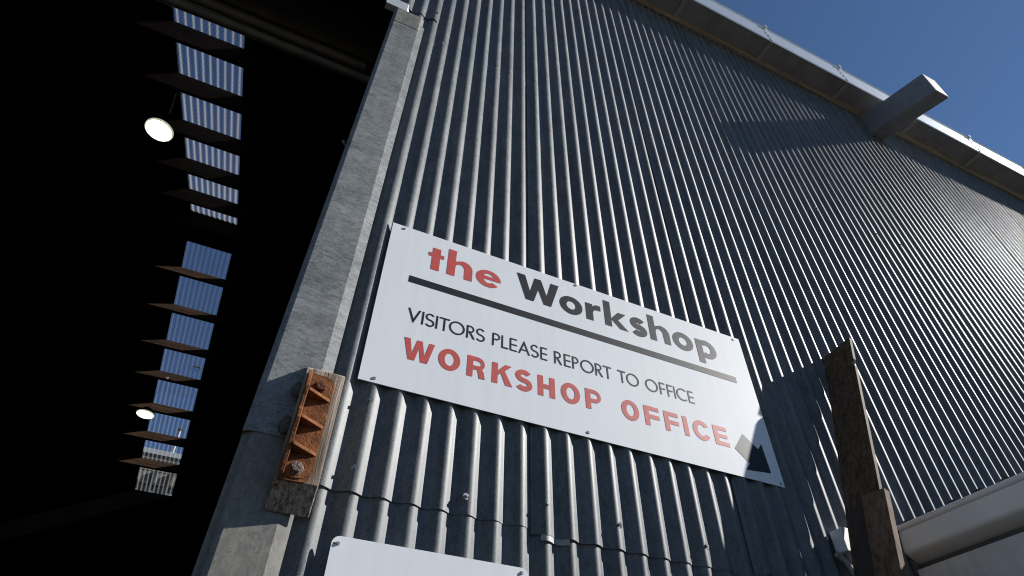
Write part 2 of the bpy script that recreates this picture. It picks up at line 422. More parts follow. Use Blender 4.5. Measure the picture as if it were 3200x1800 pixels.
# screws with washers, children of the sheets
sb = MB()
def disc(mb, r, y0, y1, n=14, r2=None):
    r2 = r2 if r2 is not None else r
    o = len(mb.v)
    for k in range(n): mb.v.append((r * math.cos(2 * math.pi * k / n), y0, r * math.sin(2 * math.pi * k / n)))
    for k in range(n): mb.v.append((r2 * math.cos(2 * math.pi * k / n), y1, r2 * math.sin(2 * math.pi * k / n)))
    for k in range(n): mb.f.append((o + k, o + (k + 1) % n, o + (k + 1) % n + n, o + k + n))
    mb.f.append(tuple(o + n + k for k in range(n))); mb.f.append(tuple(o + k for k in reversed(range(n))))
disc(sb, 0.0105, 0.003, -0.0015, 16, 0.0095)
disc(sb, 0.0048, -0.0015, -0.0075, 6, 0.0044)
screw_src = None
screw_dark = None
def screw(parent, x, z, y=None, mtl=None):
    global screw_src, screw_dark
    yy = (prof(x) + 0.001) if y is None else y
    if screw_src is None:
        screw_src = recalc(mesh('screw', sb, M['screw'], parent, loc=(x, yy, z)))
        return screw_src
    c = clone(screw_src, parent)
    if mtl:
        if screw_dark is None:
            screw_dark = screw_src.data.copy(); screw_dark.materials.clear(); screw_dark.materials.append(mtl)
        c.data = screw_dark
    c.location = Vector((x, yy, z + UP)) - worldloc(parent)
    c.rotation_euler = (random.uniform(-.12, .12), random.uniform(0, 1), random.uniform(-.25, .1))
    return c

cr = lambda k: X0 + k * P
laps = [-2, 7, 17, 27, 37, 47, 57, 67, 77, 87, 97, 107, 117]
for i in range(len(laps) - 1):
    ka, kb = laps[i], laps[i + 1]
    xa = cr(ka) + 0.44 * P if i else 0.30
    xb = cr(kb) + 1.25 * P
    ks = [k for k in SCREWS if ka < k <= kb]
    pts = [(cr(k) - 0.004, 2.142 + 0.012 * math.sin(k * 1.7)) for k in ks] if kb <= 47 else []
    o = corr_sheet('wall_sheet', xa, xb, -0.318 + (0.0 if i != 1 else -0.012), 4.43, 0.0065, 0.0020, i * 7.3, pts=pts)
    for (x, z) in pts: screw(o, x, z, mtl=M['dark_screw'])
    if i == 0:
        for (x, z) in ((0.486, -0.057), (0.484, -0.257), (0.785, -0.27)): screw(o, x, z, prof(x) - 0.003)
    if i == 1:
        for (x, z) in ((1.024, -0.246), (1.256, -0.261), (1.563, -0.269)): screw(o, x, z, prof(x) - 0.003)
    if kb > 47:
        for k in ks: screw(o, cr(k) - 0.003, 2.14)
    # further rows of fixings, high and low on the wall
    for k in ks[1::2]:
        if kb < 50 and ka > 6: screw(o, cr(k + 1) - 0.003, 0.98 if ka > 20 else 3.3)
for i in range(4):
    ka, kb = laps[i], laps[i + 1]
    xa = cr(ka) - 0.30 * P if i else 0.30
    corr_sheet('wall_sheet', xa, min(cr(kb) + 0.46 * P, 2.9), -UP + 0.02, -0.18, -0.0015, 0.0010, 50 + i * 5.1)
# over the door and beyond it
o = corr_sheet('wall_sheet', cr(-9) - .3 * P, cr(0) + 0.36 * P, 2.352, 4.43, 0.010, 0.012, 91, flare=False)
screw(o, cr(0) + 0.006, 2.44, -0.010)
corr_sheet('wall_sheet', cr(-190), cr(-9) + .3 * P, 2.352, 4.43, 0.006, 0.006, 93, seg=6, dz=1.0, flare=False)
corr_sheet('wall_sheet', cr(-190), -3.65, -UP + 0.02, 2.36, 0.001, 0.001, 95, seg=6, dz=1.0, flare=False)
# folded strip showing under the lap joint, and the odd light backing piece
ls = MB(); nls = 24
for zz in (-0.346, -0.326):
    for i in range(nls + 1):
        x = 1.005 + 0.085 * i / nls
        ls.v.append((x, prof(x) - 0.0048, zz))
for i in range(nls): ls.f.append((i, i + 1, nls + 2 + i, nls + 1 + i))
mesh('lap_strip', ls, M['beam_strip'], W, smooth=60)

# interior linings
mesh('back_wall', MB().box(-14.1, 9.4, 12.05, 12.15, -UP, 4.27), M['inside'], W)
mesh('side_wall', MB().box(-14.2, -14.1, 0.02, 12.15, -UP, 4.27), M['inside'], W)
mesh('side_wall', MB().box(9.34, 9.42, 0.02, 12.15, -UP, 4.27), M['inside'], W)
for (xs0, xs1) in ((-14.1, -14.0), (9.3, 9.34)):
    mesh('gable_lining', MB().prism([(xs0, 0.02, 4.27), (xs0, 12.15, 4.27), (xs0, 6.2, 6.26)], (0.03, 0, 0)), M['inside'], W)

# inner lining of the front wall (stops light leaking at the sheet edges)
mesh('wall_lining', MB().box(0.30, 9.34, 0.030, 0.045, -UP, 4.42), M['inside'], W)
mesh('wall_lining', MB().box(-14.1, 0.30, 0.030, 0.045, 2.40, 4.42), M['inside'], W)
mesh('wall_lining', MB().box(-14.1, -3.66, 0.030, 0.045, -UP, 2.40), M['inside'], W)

NEAR = lambda y: 4.45 + 0.2886 * y
FAR = lambda y: 6.235 - 0.335 * (y - 6.2)
def roof_sheet(xa, xb, ya, yb, fz, material, name, seg=6, lift=0.0):
    n = max(2, int((xb - xa) / P * seg)); mb = MB()
    ys = (ya, yb)
    for y in ys:
        for i in range(n + 1):
            x = xa + (xb - xa) * i / n
            mb.v.append((x, y, fz(y) + lift + AMP + AMP * math.cos(2 * math.pi * x / P)))
    for i in range(n): mb.f.append((i, i + 1, n + 2 + i, n + 1 + i))
    return mesh(name, mb, material, W, smooth=60)
SKL, SKR = -1.84, -1.16
for (ya, yb, fz) in ((0.03, 6.2, NEAR), (6.2, 12.25, FAR)):
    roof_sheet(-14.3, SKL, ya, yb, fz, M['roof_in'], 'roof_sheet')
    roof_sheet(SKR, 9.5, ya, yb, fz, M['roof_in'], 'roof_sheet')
    roof_sheet(SKL - 0.012, SKR + 0.012, ya, yb, fz, M['sky_light'], 'skylight', 14, 0.004)
    # dark linings beside the roof light keep the edges crisp
    for (xa, xb) in ((-14.3, SKL), (SKR, 9.5)):
        mesh('roof_lining', MB().hexa([(xa, ya, fz(ya) - 0.008), (xb, ya, fz(ya) - 0.008),
             (xb, yb - .002, fz(yb) - 0.008), (xa, yb - .002, fz(yb) - 0.008),
             (xa, ya, fz(ya) - 0.001), (xb, ya, fz(ya) - 0.001),
             (xb, yb - .002, fz(yb) - 0.001), (xa, yb - .002, fz(yb) - 0.001)]), M['roof_in'], W)
mesh('eaves_closure', MB().box(-14.1, 9.4, -0.2035, 0.10, 4.655, 4.663).box(-14.1, 9.4, 0.07, 0.10, 4.478, 4.6545), M['roof_in'], W)  # unseen, added to close the eaves against light leaking inside
mesh('eaves_light_stop', MB().box(-14.1, 9.34, 0.022, 0.068, 4.435, 4.468), M['purlin'], W)  # unseen board added to block light between wall top and roof
mesh('ridge_capping', MB().prism([(-14.3, 5.95, NEAR(5.95) + .022), (-14.3, 6.2, 6.275), (-14.3, 6.45, FAR(6.45) + .022), (-14.3, 6.45, FAR(6.45) + .025), (-14.3, 6.2, 6.279), (-14.3, 5.95, NEAR(5.95) + .025)], (23.8, 0, 0)), M['roof_in'], W)

# purlins: deep planks set square to each slope
def purlin(y, fz, slope, D=0.205, T=0.05, mt='purlin'):
    n = Vector((0, -slope, 1)).normalized() * -1        # towards the inside
    t = Vector((0, 1, slope)).normalized()
    a = Vector((0, y, fz(y) - 0.009))
    ring = [a, a + t * T, a + t * T + n * D, a + n * D]
    x0 = -14.08
    mb = MB().prism([(x0, p.y, p.z) for p in ring], (23.37, 0, 0))
    return recalc(mesh('purlin', mb, M[mt], W))
for y in (0.75, 1.55, 2.30, 3.02, 3.81, 4.58, 5.32, 6.0): purlin(y, NEAR, 0.2886, mt='purlin_shaded')  # near slope takes the timber colour darkened to stand for shade
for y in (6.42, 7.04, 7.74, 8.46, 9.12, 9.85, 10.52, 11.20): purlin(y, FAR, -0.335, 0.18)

# netting under the roof light
nb = MB()
def wire(a, b, w=0.0007):
    a = Vector(a); b = Vector(b); d = (b - a).normalized(); s = d.cross(Vector((0, 0, 1))).normalized() * w; u = Vector((0, 0, w))
    nb.add([a - s, a + s, a + u * 1.6, b - s, b + s, b + u * 1.6], [(0, 1, 4, 3), (1, 2, 5, 4), (2, 0, 3, 5)])
hx = 0.048
for (ya, yb, fz) in ((1.4, 6.15, NEAR), (6.3, 9.6, FAR)):
    rows = int((yb - ya) / (hx * 0.75))
    for j in range(rows):
        y = ya + j * hx * 0.75
        for i in range(int((SKR - SKL) / (hx * 0.866)) + 1):
            x = SKL + (i + 0.5 * (j % 2)) * hx * 0.866
            zz = fz(y) - 0.006
            wire((x, y, zz), (x, y + hx * 0.5, fz(y + hx * .5) - 0.006))
            for sgn in (-1, 1):
                wire((x, y + hx * .5, fz(y + hx * .5) - .006), (x + sgn * hx * .433, y + hx * .75, fz(y + hx * .75) - .006))
mesh('wire_netting', nb, M['wire'], W, kind='stuff')

# door head: boxed track and rails hanging behind the opening
mesh('door_track', MB().box(-3.9, 0.35, 0.40, 0.52, 2.425, 2.525), M['track'], W, bevel=0.006)
mesh('door_track', MB().box(-3.9, 0.35, 0.385, 0.397, 2.400, 2.424), M['track'], W)
tb = MB().tube([(-3.9, 0.42, 2.345), (0.14, 0.42, 2.345)], 0.030, 14)
mesh('door_rail', tb, M['track'], W, smooth=50)
tb = MB().tube([(-3.9, 0.44, 2.262), (0.30, 0.44, 2.262)], 0.026, 14)
mesh('door_rail', tb, M['track'], W, smooth=50)
mesh('door_head_panel', MB().box(-3.9, 0.35, 0.46, 0.49, 2.53, 3.6), mat('head_panel', (0.045, 0.042, 0.039), 0.8, 0, 0.15, 6), W)

# door jamb: folded galvanised cover, upper piece lapped over a weathered lower piece
JF = -0.013
def jamb(name, zb, zt, chl, y, material, xl=0.206, xr=0.342, xo=0.373):
    ring = [(xl - 0.004, 0.16), (xl - 0.004, y + chl), (xl + chl * 0.55, y + chl * .18), (xl + chl, y), (xr, y), (xo, y + 0.0095), (xo, y + 0.0135), (xr, y + 0.004),
            (xl + chl + 0.002, y + 0.004), (xl, y + chl + .004), (xl, 0.16)]
    ring = [(a, b, zb) for a, b in ring]
    return recalc(mesh(name, MB().prism(ring, (0, 0, zt - zb)), material, W))
jamb('door_jamb', -0.222, 2.21, 0.012, JF, M['jamb'])
jamb('door_jamb', -UP, -0.20, 0.026, JF + 0.0035, M['jamb_old'], 0.208, 0.340, 0.371)
jamb('jamb_cap', 2.14, 2.295, 0.012, JF - 0.002, M['jamb_old'], 0.206, 0.342, 0.361)
recalc(mesh('door_head_flashing', MB().hexa([(0.150, JF - .001, 2.297), (0.262, JF - .001, 2.297), (0.283, 0.022, 2.30), (0.150, 0.022, 2.30),
      (0.150, JF - .001, 2.385), (0.262, JF - .001, 2.385), (0.283, 0.022, 2.40), (0.150, 0.022, 2.40)]), M['flash'], W))
tb = MB().tube([(0.204, 0.02, 1.05), (0.190, 0.012, 1.045), (0.186, 0.004, 1.028), (0.196, 0.002, 1.012), (0.206, 0.006, 1.010)], 0.0045, 8)
mesh('door_catch', tb, M['bolt'], W, smooth=60)

# eaves: trim, soffit boards with cover battens, ribbed gutter
SZ = 4.425
mesh('eaves_trim', MB().prism([(-14.2, 0.016, SZ - .028), (-14.2, -0.010, SZ - .030), (-14.2, -0.034, SZ - 0.014), (-14.2, -0.040, SZ + 0.001), (-14.2, 0.016, SZ + .001)], (23.6, 0, 0)), M['trim'], W)
bx = [2.415 + 0.925 * i for i in range(-17, 8)]
for i in range(len(bx) - 1):
    mesh('soffit_panel', MB().box(bx[i] + 0.002, bx[i + 1] - 0.002, -0.203, 0.02, SZ + 0.0015, SZ + 0.0075), M['soffit'], W)
for x in bx:
    mesh('soffit_batten', MB().box(x - 0.022, x + 0.022, -0.212, -0.036, SZ - 0.008, SZ + 0.001), M['batten'], W)
gp = [(-0.204, 0.0), (-0.214, -0.006), (-0.220, 0.0)]
for k in range(4):
    b0 = 0.002 + k * 0.062
    gp += [(-0.2215, b0 + 0.004), (-0.2235, b0 + 0.046), (-0.2195, b0 + 0.050), (-0.2195, b0 + 0.058)]
gp += [(-0.224, 0.254), (-0.232, 0.262), (-0.228, 0.272), (-0.214, 0.270), (-0.204, 0.262)]
for i in range(-8, 4):
    xa = 2.415 + 1.85 * i; xb = xa + 1.848
    recalc(mesh('gutter_length', MB().prism([(xa, a, SZ + b) for a, b in gp], (xb - xa, 0, 0)), M['gutter'], W, smooth=35))
for x in bx:
    st = MB().hexa([(x - .010, -0.2265, SZ + .004), (x + .010, -0.2265, SZ + .004), (x + .010, -0.224, SZ + .004), (x - .010, -0.224, SZ + .004),
                    (x - .010, -0.2350, SZ + .265), (x + .010, -0.2350, SZ + .265), (x + .010, -0.2325, SZ + .265), (x - .010, -0.2325, SZ + .265)])
    st.box(x - .016, x + .018, -0.246, -0.226, SZ + .262, SZ + .285)
    mesh('gutter_strap', st, M['gutter'], W)

# outrigger beam under the eaves
def beampt(x, y, top): 
    z = 4.068 - 0.310 * (-y) + (0.285 if top else 0)
    return (x, y, z)
bl, br_ = 4.600, 4.765
mb = MB().hexa([beampt(bl, -0.597, 0), beampt(br_, -0.597, 0), beampt(br_, 0.01, 0), beampt(bl, 0.01, 0),
                beampt(bl, -0.605, 1), beampt(br_, -0.605, 1), beampt(br_, 0.01, 1), beampt(bl, 0.01, 1)])
beam = mesh('outrigger_beam', mb, M['beam'], W, bevel=0.004)
capo = mesh('beam_end_cap', MB().hexa([(bl + .003, -0.6045, 3.886), (br_ - .003, -0.6045, 3.886), (br_ - .003, -0.5975, 3.886), (bl + .003, -0.5975, 3.886),
      (bl + .003, -0.6125, 4.163), (br_ - .003, -0.6125, 4.163), (br_ - .003, -0.6055, 4.163), (bl + .003, -0.6055, 4.163)]), M['beam_end'], beam, bevel=0.002)
recalc(capo)

# ------------------------------------------------------------------ the sign
F = 0.9972
SY = -0.008
ox = 0.26444 + (0.4406 - 0.26444) * F
oz = -0.96427 + 0.96427 * F
SW, SH = 1.533 * F, 0.669 * F
sign = thing('workshop_sign', (ox + SW / 2, SY, oz), 'large white sign reading the Workshop, visitors please report to office, with an arrow', 'sign')
sg = MB().box(ox, ox + SW, SY, SY + 0.003, oz, oz + SH)
recalc(mesh('sign_board', sg, M['sign'], sign, bevel=0.0006))

def s2w(x, z, lay=0): return (ox + x * F, SY - 0.0006 - 0.00012 * lay, oz + z * F)

def arc(cx, cz, rx, rz, a0, a1, n=14):
    return [(cx + rx * math.cos(R(a0 + (a1 - a0) * i / n)), cz + rz * math.sin(R(a0 + (a1 - a0) * i / n))) for i in range(n + 1)]
def ring(cx, cz, rx, rz, ix, iz): return [arc(cx, cz, rx, rz, 0, 351, 39), arc(cx, cz, ix, iz, 0, 351, 39)]
def stroke(pts, t):
    n = len(pts); l = []; r = []
    for i in range(n):
        a = Vector(pts[max(i - 1, 0)]); b = Vector(pts[min(i + 1, n - 1)]); d = (b - a).normalized(); nn = Vector((-d.y, d.x)) * (t / 2)
        p = Vector(pts[i]); l.append(tuple(p + nn)); r.append(tuple(p - nn))
    return [l + r[::-1]]
def rect(x0, x1, z0, z1): return [[(x0, z0), (x1, z0), (x1, z1), (x0, z1)]]
def sglyph(x0, x1, z0, z1, t, tt=None):
    tt = tt or t
    cx = (x0 + x1) / 2; rx = (x1 - x0) / 2 - t / 2; h = (z1 - z0 - tt) / 4
    zu = z1 - tt / 2 - h; zl = z0 + tt / 2 + h
    pts = arc(cx, zu, rx * 0.94, h, 28, 180, 14) + arc(cx, zu, rx * 0.94, h, 180, 240, 5)[1:]
    pts2 = arc(cx, zl, rx, h, 60, 0, 5) + arc(cx, zl, rx, h, 0, -152, 14)[1:]
    return stroke(pts + pts2, t)

def letters(name, glyphs, material, label=None):
    mb = MB()
    for li, pieces in enumerate(glyphs):
        for pi, loops in enumerate(pieces):
            flat = [p for lp in loops for p in lp]
            tri = tessellate_polygon([[Vector((p[0], p[1], 0)) for p in lp] for lp in loops])
            mb.add([s2w(p[0], p[1], pi) for p in flat], [tuple(t) for t in tri])
    o = mesh(name, mb, material, sign, label=label)
    # all faces look outwards
    me = o.data
    for poly in me.polygons:
        if poly.normal.y > 0: poly.flip()
    me.update()
    return o

# line 1
g_t = [[[(.157, .502), (.187, .502), (.187, .565), (.2008, .565), (.2008, .583), (.187, .583), (.187, .6095), (.157, .6095), (.157, .583), (.1435, .583), (.1435, .565), (.157, .565)]]]
def hglyph(x0, x1, zb, zt, xt, t=.030):
    sp = x0 + t
    o = [(x0, zb), (sp, zb), (sp, xt - .041)] + arc(sp + .017, xt - .041, .017, .020, 180, 0, 10)[1:] + [(x1 - t, zb), (x1, zb)] \
        + arc(x1 - .036, xt - .037, .036, .037, 0, 100, 10) + [(sp, xt - .011), (sp, zt), (x0, zt)]
    return [[o]]
g_h = hglyph(.215, .310, .503, .6295, .588)
eo = arc(.372, .5440, .0482, .0415, -6, 322, 34)
ei = arc(.372, .5440, .0190, .0215, 318, 193, 12)
g_e = [[eo + ei, arc(.372, .5555, .0180, .0125, 0, 180, 12)]]
letters('lettering', [g_t, g_h, g_e], M['red'], 'red lettering reading the')
g_W = [[[(.484, .6255), (.518, .6255), (.5375, .5495), (.557, .6245), (.584, .6245), (.606, .551), (.625, .6245), (.659, .6245), (.623, .505), (.593, .505), (.571, .570), (.552, .505), (.520, .505)]]]
g_o = [ring(.7085, .546, .0487, .0442, .0192, .0195)]
g_r = [[[(.772, .505), (.803, .505), (.803, .540)] + arc(.824, .543, .021, .0205, 180, 80, 8) + [(.838, .5635), (.839, .5895)] + arc(.824, .569, .021, .0205, 80, 150, 6) + [(.803, .578), (.803, .588), (.772, .588)]]]
g_k = [[[(.854, .5055), (.884, .5055), (.884, .544), (.919, .5055), (.957, .5055), (.915, .5475), (.953, .588), (.918, .588), (.884, .548), (.884, .6315), (.854, .6315)]]]
g_s = [sglyph(.969, 1.045, .502, .5935, .028, .024)]
g_h2 = hglyph(1.058, 1.154, .506, .6335, .593)
g_o2 = [ring(1.217, .548, .0492, .0455, .0195, .0200)]
g_p = [rect(1.283, 1.3135, .470, .589), [arc(1.334, .546, .0475, .0465, 128, -128, 26) + arc(1.334, .546, .0190, .0210, -128, 128, 20)]]
letters('lettering', [g_W, g_o, g_r, g_k, g_s, g_h2, g_o2, g_p], M['black'], 'black lettering reading Workshop')
letters('underline_bar', [[[[(.0905, .4140), (1.449, .4170), (1.449, .4460), (.0905, .4430)]]]], M['black'])
# line 2, thin capitals
B2, T2, t2 = .2525, .3055, .0062
hc = T2 - B2
def L2(c, x0, x1, b=B2, t=t2):
    T = b + hc; m_ = (b + T) / 2
    if c == 'I': return [rect(x0, x0 + t, b, T)]
    if c == 'V': xm = (x0 + x1) / 2; return [[[(x0, T), (x0 + t * 1.1, T), (xm, b + .013), (x1 - t * 1.1, T), (x1, T), (xm + .001, b - .003), (xm - .001, b - .003)]]]
    if c == 'A': xm = (x0 + x1) / 2; return [[[(x0, b), (x0 + t * 1.1, b), (xm, T - .012), (x1 - t * 1.1, b), (x1, b), (xm + .001, T + .002), (xm - .001, T + .002)]], rect(x0 + .010, x1 - .010, b + .0145, b + .0195)]
    if c == 'T': xm = (x0 + x1) / 2; return [[[(xm - t / 2, b), (xm + t / 2, b), (xm + t / 2, T - t), (x1, T - t), (x1, T), (x0, T), (x0, T - t), (xm - t / 2, T - t)]]]
    if c == 'L': return [[[(x0, b), (x1, b), (x1, b + t), (x0 + t, b + t), (x0 + t, T), (x0, T)]]]
    if c == 'E': return [[[(x0, b), (x1, b), (x1, b + t * .9), (x0 + t, b + t * .9), (x0 + t, m_ - t * .45), (x1, m_ - t * .45), (x1, m_ + t * .45), (x0 + t, m_ + t * .45), (x0 + t, T - t * .9), (x1, T - t * .9), (x1, T), (x0, T)]]]
    if c == 'F': return [[[(x0, b), (x0 + t, b), (x0 + t, m_ - t * .45), (x1 - .001, m_ - t * .45), (x1 - .001, m_ + t * .45), (x0 + t, m_ + t * .45), (x0 + t, T - t * .9), (x1, T - t * .9), (x1, T), (x0, T)]]]
    if c == 'O': return [ring((x0 + x1) / 2, m_, (x1 - x0) / 2, hc / 2 + .0008, (x1 - x0) / 2 - t, hc / 2 - t + .0008)]
    if c == 'C':
        cx = x0 + .027; return [[arc(cx, m_, .027, hc / 2 + .0008, 48, 312, 24) + arc(cx, m_, .027 - t, hc / 2 - t + .0008, 312, 48, 24)]]
    if c == 'S': return [sglyph(x0, x1, b - .0005, T + .0005, t * .95)]
    if c in 'PR':
        zb_ = b + .024; cz = (T + zb_) / 2; rr = (T - zb_) / 2; w = x1 - x0 - (.004 if c == 'R' else 0)
        outer = [(x0, b), (x0 + t, b), (x0 + t, zb_), (x0 + w - rr, zb_)] + arc(x0 + w - rr, cz, rr, rr, -90, 90, 12) + [(x0, T)]
        inner = [(x0 + t, zb_ + t * .9), (x0 + w - rr, zb_ + t * .9)] + arc(x0 + w - rr, cz, rr - t * .9, rr - t * .9, -90, 90, 12) + [(x0 + t, T - t * .9)]
        out = [[outer, inner]]
        if c == 'R': out.append([[(x0 + .0085, zb_ + .001), (x0 + .016, zb_ + .001), (x1, b), (x1 - t * 1.25, b)]])
        return out
    raise ValueError(c)
row2 = [('V', .106, .1495), ('I', .154, 0), ('S', .165, .197), ('I', .201, 0), ('T', .212, .247), ('O', .246, .300), ('R', .306, .337), ('S', .339, .371)]
row2b = [('P', .397, .425), ('L', .430, .455), ('E', .460, .487), ('A', .491, .535), ('S', .537, .568), ('E', .574, .600)]
row2c = [('R', .626, .657), ('E', .664, .690), ('P', .696, .722), ('O', .728, .782), ('R', .787, .818), ('T', .820, .854)]
row2d = [('T', .879, .913), ('O', .914, .967), ('O', .994, 1.048), ('F', 1.055, 1.081), ('F', 1.088, 1.114), ('I', 1.118, 0), ('C', 1.129, 1.173), ('E', 1.180, 1.206)]
for lab, rw in (('VISITORS', row2), ('PLEASE', row2b), ('REPORT', row2c), ('TO OFFICE', row2d)):
    letters('lettering', [L2(c, a, b) for c, a, b in rw], M['black'], 'thin black lettering reading ' + lab)
# line 3, bold red capitals
def L3(c, x0, x1, b=.109, t=.0195, h=.078):
    T = b + h; m_ = b + h / 2; q = .0165
    if c == 'O': return [ring((x0 + x1) / 2, m_, (x1 - x0) / 2, h / 2 + .0012, (x1 - x0) / 2 - .0198, h / 2 - .0160)]
    if c == 'I': return [rect(x0, x1, b, T)]
    if c == 'H': return [[[(x0, b), (x0 + t, b), (x0 + t, m_ - .009), (x1 - t, m_ - .009), (x1 - t, b), (x1, b), (x1, T), (x1 - t, T), (x1 - t, m_ + .008), (x0 + t, m_ + .008), (x0 + t, T), (x0, T)]]]
    if c == 'F': return [[[(x0, b), (x0 + t, b), (x0 + t, m_ - .010), (x1 - .001, m_ - .010), (x1 - .001, m_ + .006), (x0 + t, m_ + .006), (x0 + t, T - q), (x1, T - q), (x1, T), (x0, T)]]]
    if c == 'E': return [[[(x0, b), (x1, b), (x1, b + q), (x0 + t, b + q), (x0 + t, m_ - .0075), (x1 - .003, m_ - .0075), (x1 - .003, m_ + .0075), (x0 + t, m_ + .0075), (x0 + t, T - q), (x1 - .001, T - q), (x1 - .001, T), (x0, T)]]]
    if c == 'C':
        cx = x0 + .0375; cz = m_
        return [[arc(cx, cz, .0375, h / 2 + .0012, 30, 330, 28) + arc(cx, cz, .0175, h / 2 - .0160, 325, 35, 22)]]
    if c == 'S': return [sglyph(x0, x1, b - .001, T + .001, .0185, .0165)]
    if c == 'K': return [[[(x0, b), (x0 + t, b), (x0 + t, m_ - .008), (x0 + t + .0105, m_ + .003), (x1 - .024, b), (x1, b), (x0 + t + .024, m_ + .014), (x1 - .003, T), (x1 - .027, T), (x0 + t, m_ + .010), (x0 + t, T), (x0, T)]]]
    if c == 'P' or c == 'R':
        zb_ = b + .0265 if c == 'P' else b + .0285; cz = (T + zb_) / 2; rr = (T - zb_) / 2
        x2 = x1 - (.0 if c == 'P' else .002)
        outer = [(x0, b), (x0 + t, b), (x0 + t, zb_), (x2 - rr, zb_)] + arc(x2 - rr, cz, rr, rr, -90, 90, 12) + [(x0, T)]
        ir = rr - .0155
        inner = [(x0 + t, cz - ir), (x2 - rr, cz - ir)] + arc(x2 - rr, cz, ir + .003, ir, -90, 90, 10) + [(x0 + t, cz + ir)]
        out = [[outer, inner]]
        if c == 'R': out.append([[(x0 + .030, zb_ + .004), (x1 - .012, zb_ + .008)] + [(x1 - .004, zb_ - .006), (x1 - .002, b + .010), (x1, b), (x1 - .020, b), (x1 - .022, b + .012), (x1 - .025, zb_ - .001), (x0 + .036, zb_ + .0005)]])
        return out
g_W3 = [[[(.110, .187), (.129, .187), (.1395, .134), (.151, .187), (.168, .187), (.179, .134), (.190, .187), (.208, .187), (.190, .1095), (.169, .1095), (.1595, .159), (.150, .1095), (.130, .1095)]]]
letters('lettering', [g_W3, L3('O', .223, .294), L3('R', .317, .378), L3('K', .401, .472), L3('S', .481, .542), L3('H', .562, .624), L3('O', .646, .717), L3('P', .738, .798)], M['red'], 'bold red lettering reading WORKSHOP')
letters('lettering', [L3('O', .877, .947, .1075), L3('F', .969, 1.031, .1075), L3('F', 1.051, 1.112, .1068), L3('I', 1.1305, 1.150, .1065), L3('C', 1.171, 1.242, .1063), L3('E', 1.262, 1.324, .1058)], M['red'], 'bold red lettering reading OFFICE')
letters('arrow', [[[[(1.400, .179), (1.456, .131), (1.479, .157), (1.485, .043), (1.371, .032), (1.395, .061), (1.344, .109)]]]], M['black'])
# pan-head screws of the sign
hb = MB(); disc(hb, 0.0058, 0.0004, -0.0022, 14, 0.0044); disc(hb, 0.0018, -0.0022, -0.0024, 8)
ss = None
for i, (x, z) in enumerate(((.483, .650), (1.174, .657), (1.937, .652), (.485, .012), (1.176, .016), (1.954, .009))):
    if ss is None: ss = recalc(mesh('screw', hb, M['screw'], sign, loc=(x, SY, z)))
    else:
        c = clone(ss, sign); c.location = Vector((x, SY, z + UP)) - worldloc(sign)

# ------------------------------------------------------------------ the blank sign below
bs = thing('blank_sign', (0.714, SY, -1.03), 'blank white metal sign with rounded corners below the lap joint', 'sign')
x0, x1, z0, z1, rr = 0.465, 0.962, -1.03, -0.428, 0.018
out = arc(x1 - rr, z1 - rr, rr, rr, 0, 90, 6) + arc(x0 + rr, z1 - rr, rr, rr, 90, 180, 6) + arc(x0 + rr, z0 + rr, rr, rr, 180, 270, 6) + arc(x1 - rr, z0 + rr, rr, rr, 270, 360, 6)
recalc(mesh('sign_board', MB().prism([(a, SY, b) for a, b in out], (0, 0.0025, 0)), M['sign'], bs))
for (x, z) in ((.480, -.445), (.944, -.440)):
    c = clone(ss, bs); c.location = Vector((x, SY, z + UP)) - worldloc(bs); c.scale = (0.85, 1.3, 0.85)
mesh('slot_hole', MB().prism([(a, SY - .0003, b) for a, b in arc(.4715, -.4455, .0032, .0020, 0, 340, 16)], (0, .0002, 0)), M['packer'], bs)

# ------------------------------------------------------------------ rusty bracket on its timber block
bk = thing('iron_bracket', (0.35, JF, -0.40), 'rusty orange cast iron bracket bolted to an old timber block on the door jamb', 'bracket')
D = 0.045
BX0, BX1 = 0.3025, 0.402
fy = JF - D
blk = MB().prism([(BX0, JF - .0005, -0.010), (BX0, fy, -0.040), (BX0, fy, -0.345), (BX0, JF - .0005, -0.404)], (BX1 - BX0, 0, 0))
blo = recalc(mesh('timber_block', blk, M['block'], bk, bevel=0.0025))
py = fy - 0.006     # plate face
def plate_ring(x0, x1, zt, zb, r):
    return [(x0, zb), (x0, zt)] + arc(x1 - r, zt - r, r, r, 90, 0, 8) + arc(x1 - r, zb + r, r, r, 0, -90, 8)
pl = recalc(mesh('bracket_plate', MB().prism([(a, py, b) for a, b in plate_ring(.312, .381, -.058, -.348, .026)], (0, 0.0065, 0)), M['rust'], bk, bevel=0.0015))
recalc(mesh('boss', MB().prism([(a, py - .0025, b) for a, b in plate_ring(.320, .372, -.066, -.118, .020)], (0, 0.0030, 0)), M['rust'], bk, bevel=0.001))
recalc(mesh('boss', MB().prism([(a, py - .0025, b) for a, b in plate_ring(.320, .372, -.292, -.340, .020)], (0, 0.0030, 0)), M['rust'], bk, bevel=0.001))
fl = [(fy, -.054), (py - .012, -.058), (py - .030, -.085), (py - .040, -.115), (py - .046, -.120), (py - .047, -.128), (py - .040, -.150), (py - .040, -.180), (py - .047, -.192), (py - .048, -.215), (py - .038, -.245), (py - .030, -.285), (py - .014, -.335), (fy, -.350)]
recalc(mesh('flange', MB().prism([(.3085, a, b) for a, b in fl], (0.0100, 0, 0)), M['rust'], bk, bevel=0.002))
for zc in (-.128, -.204, -.276):
    rib = [(.317, py + .0005), (.317, py - .040), (.322, py - .040), (.378, py - .003), (.378, py + .0005)]
    recalc(mesh('rib', MB().prism([(a, b, zc - .0045) for a, b in rib], (0, 0, 0.009)), M['rust'], bk, bevel=0.0015))
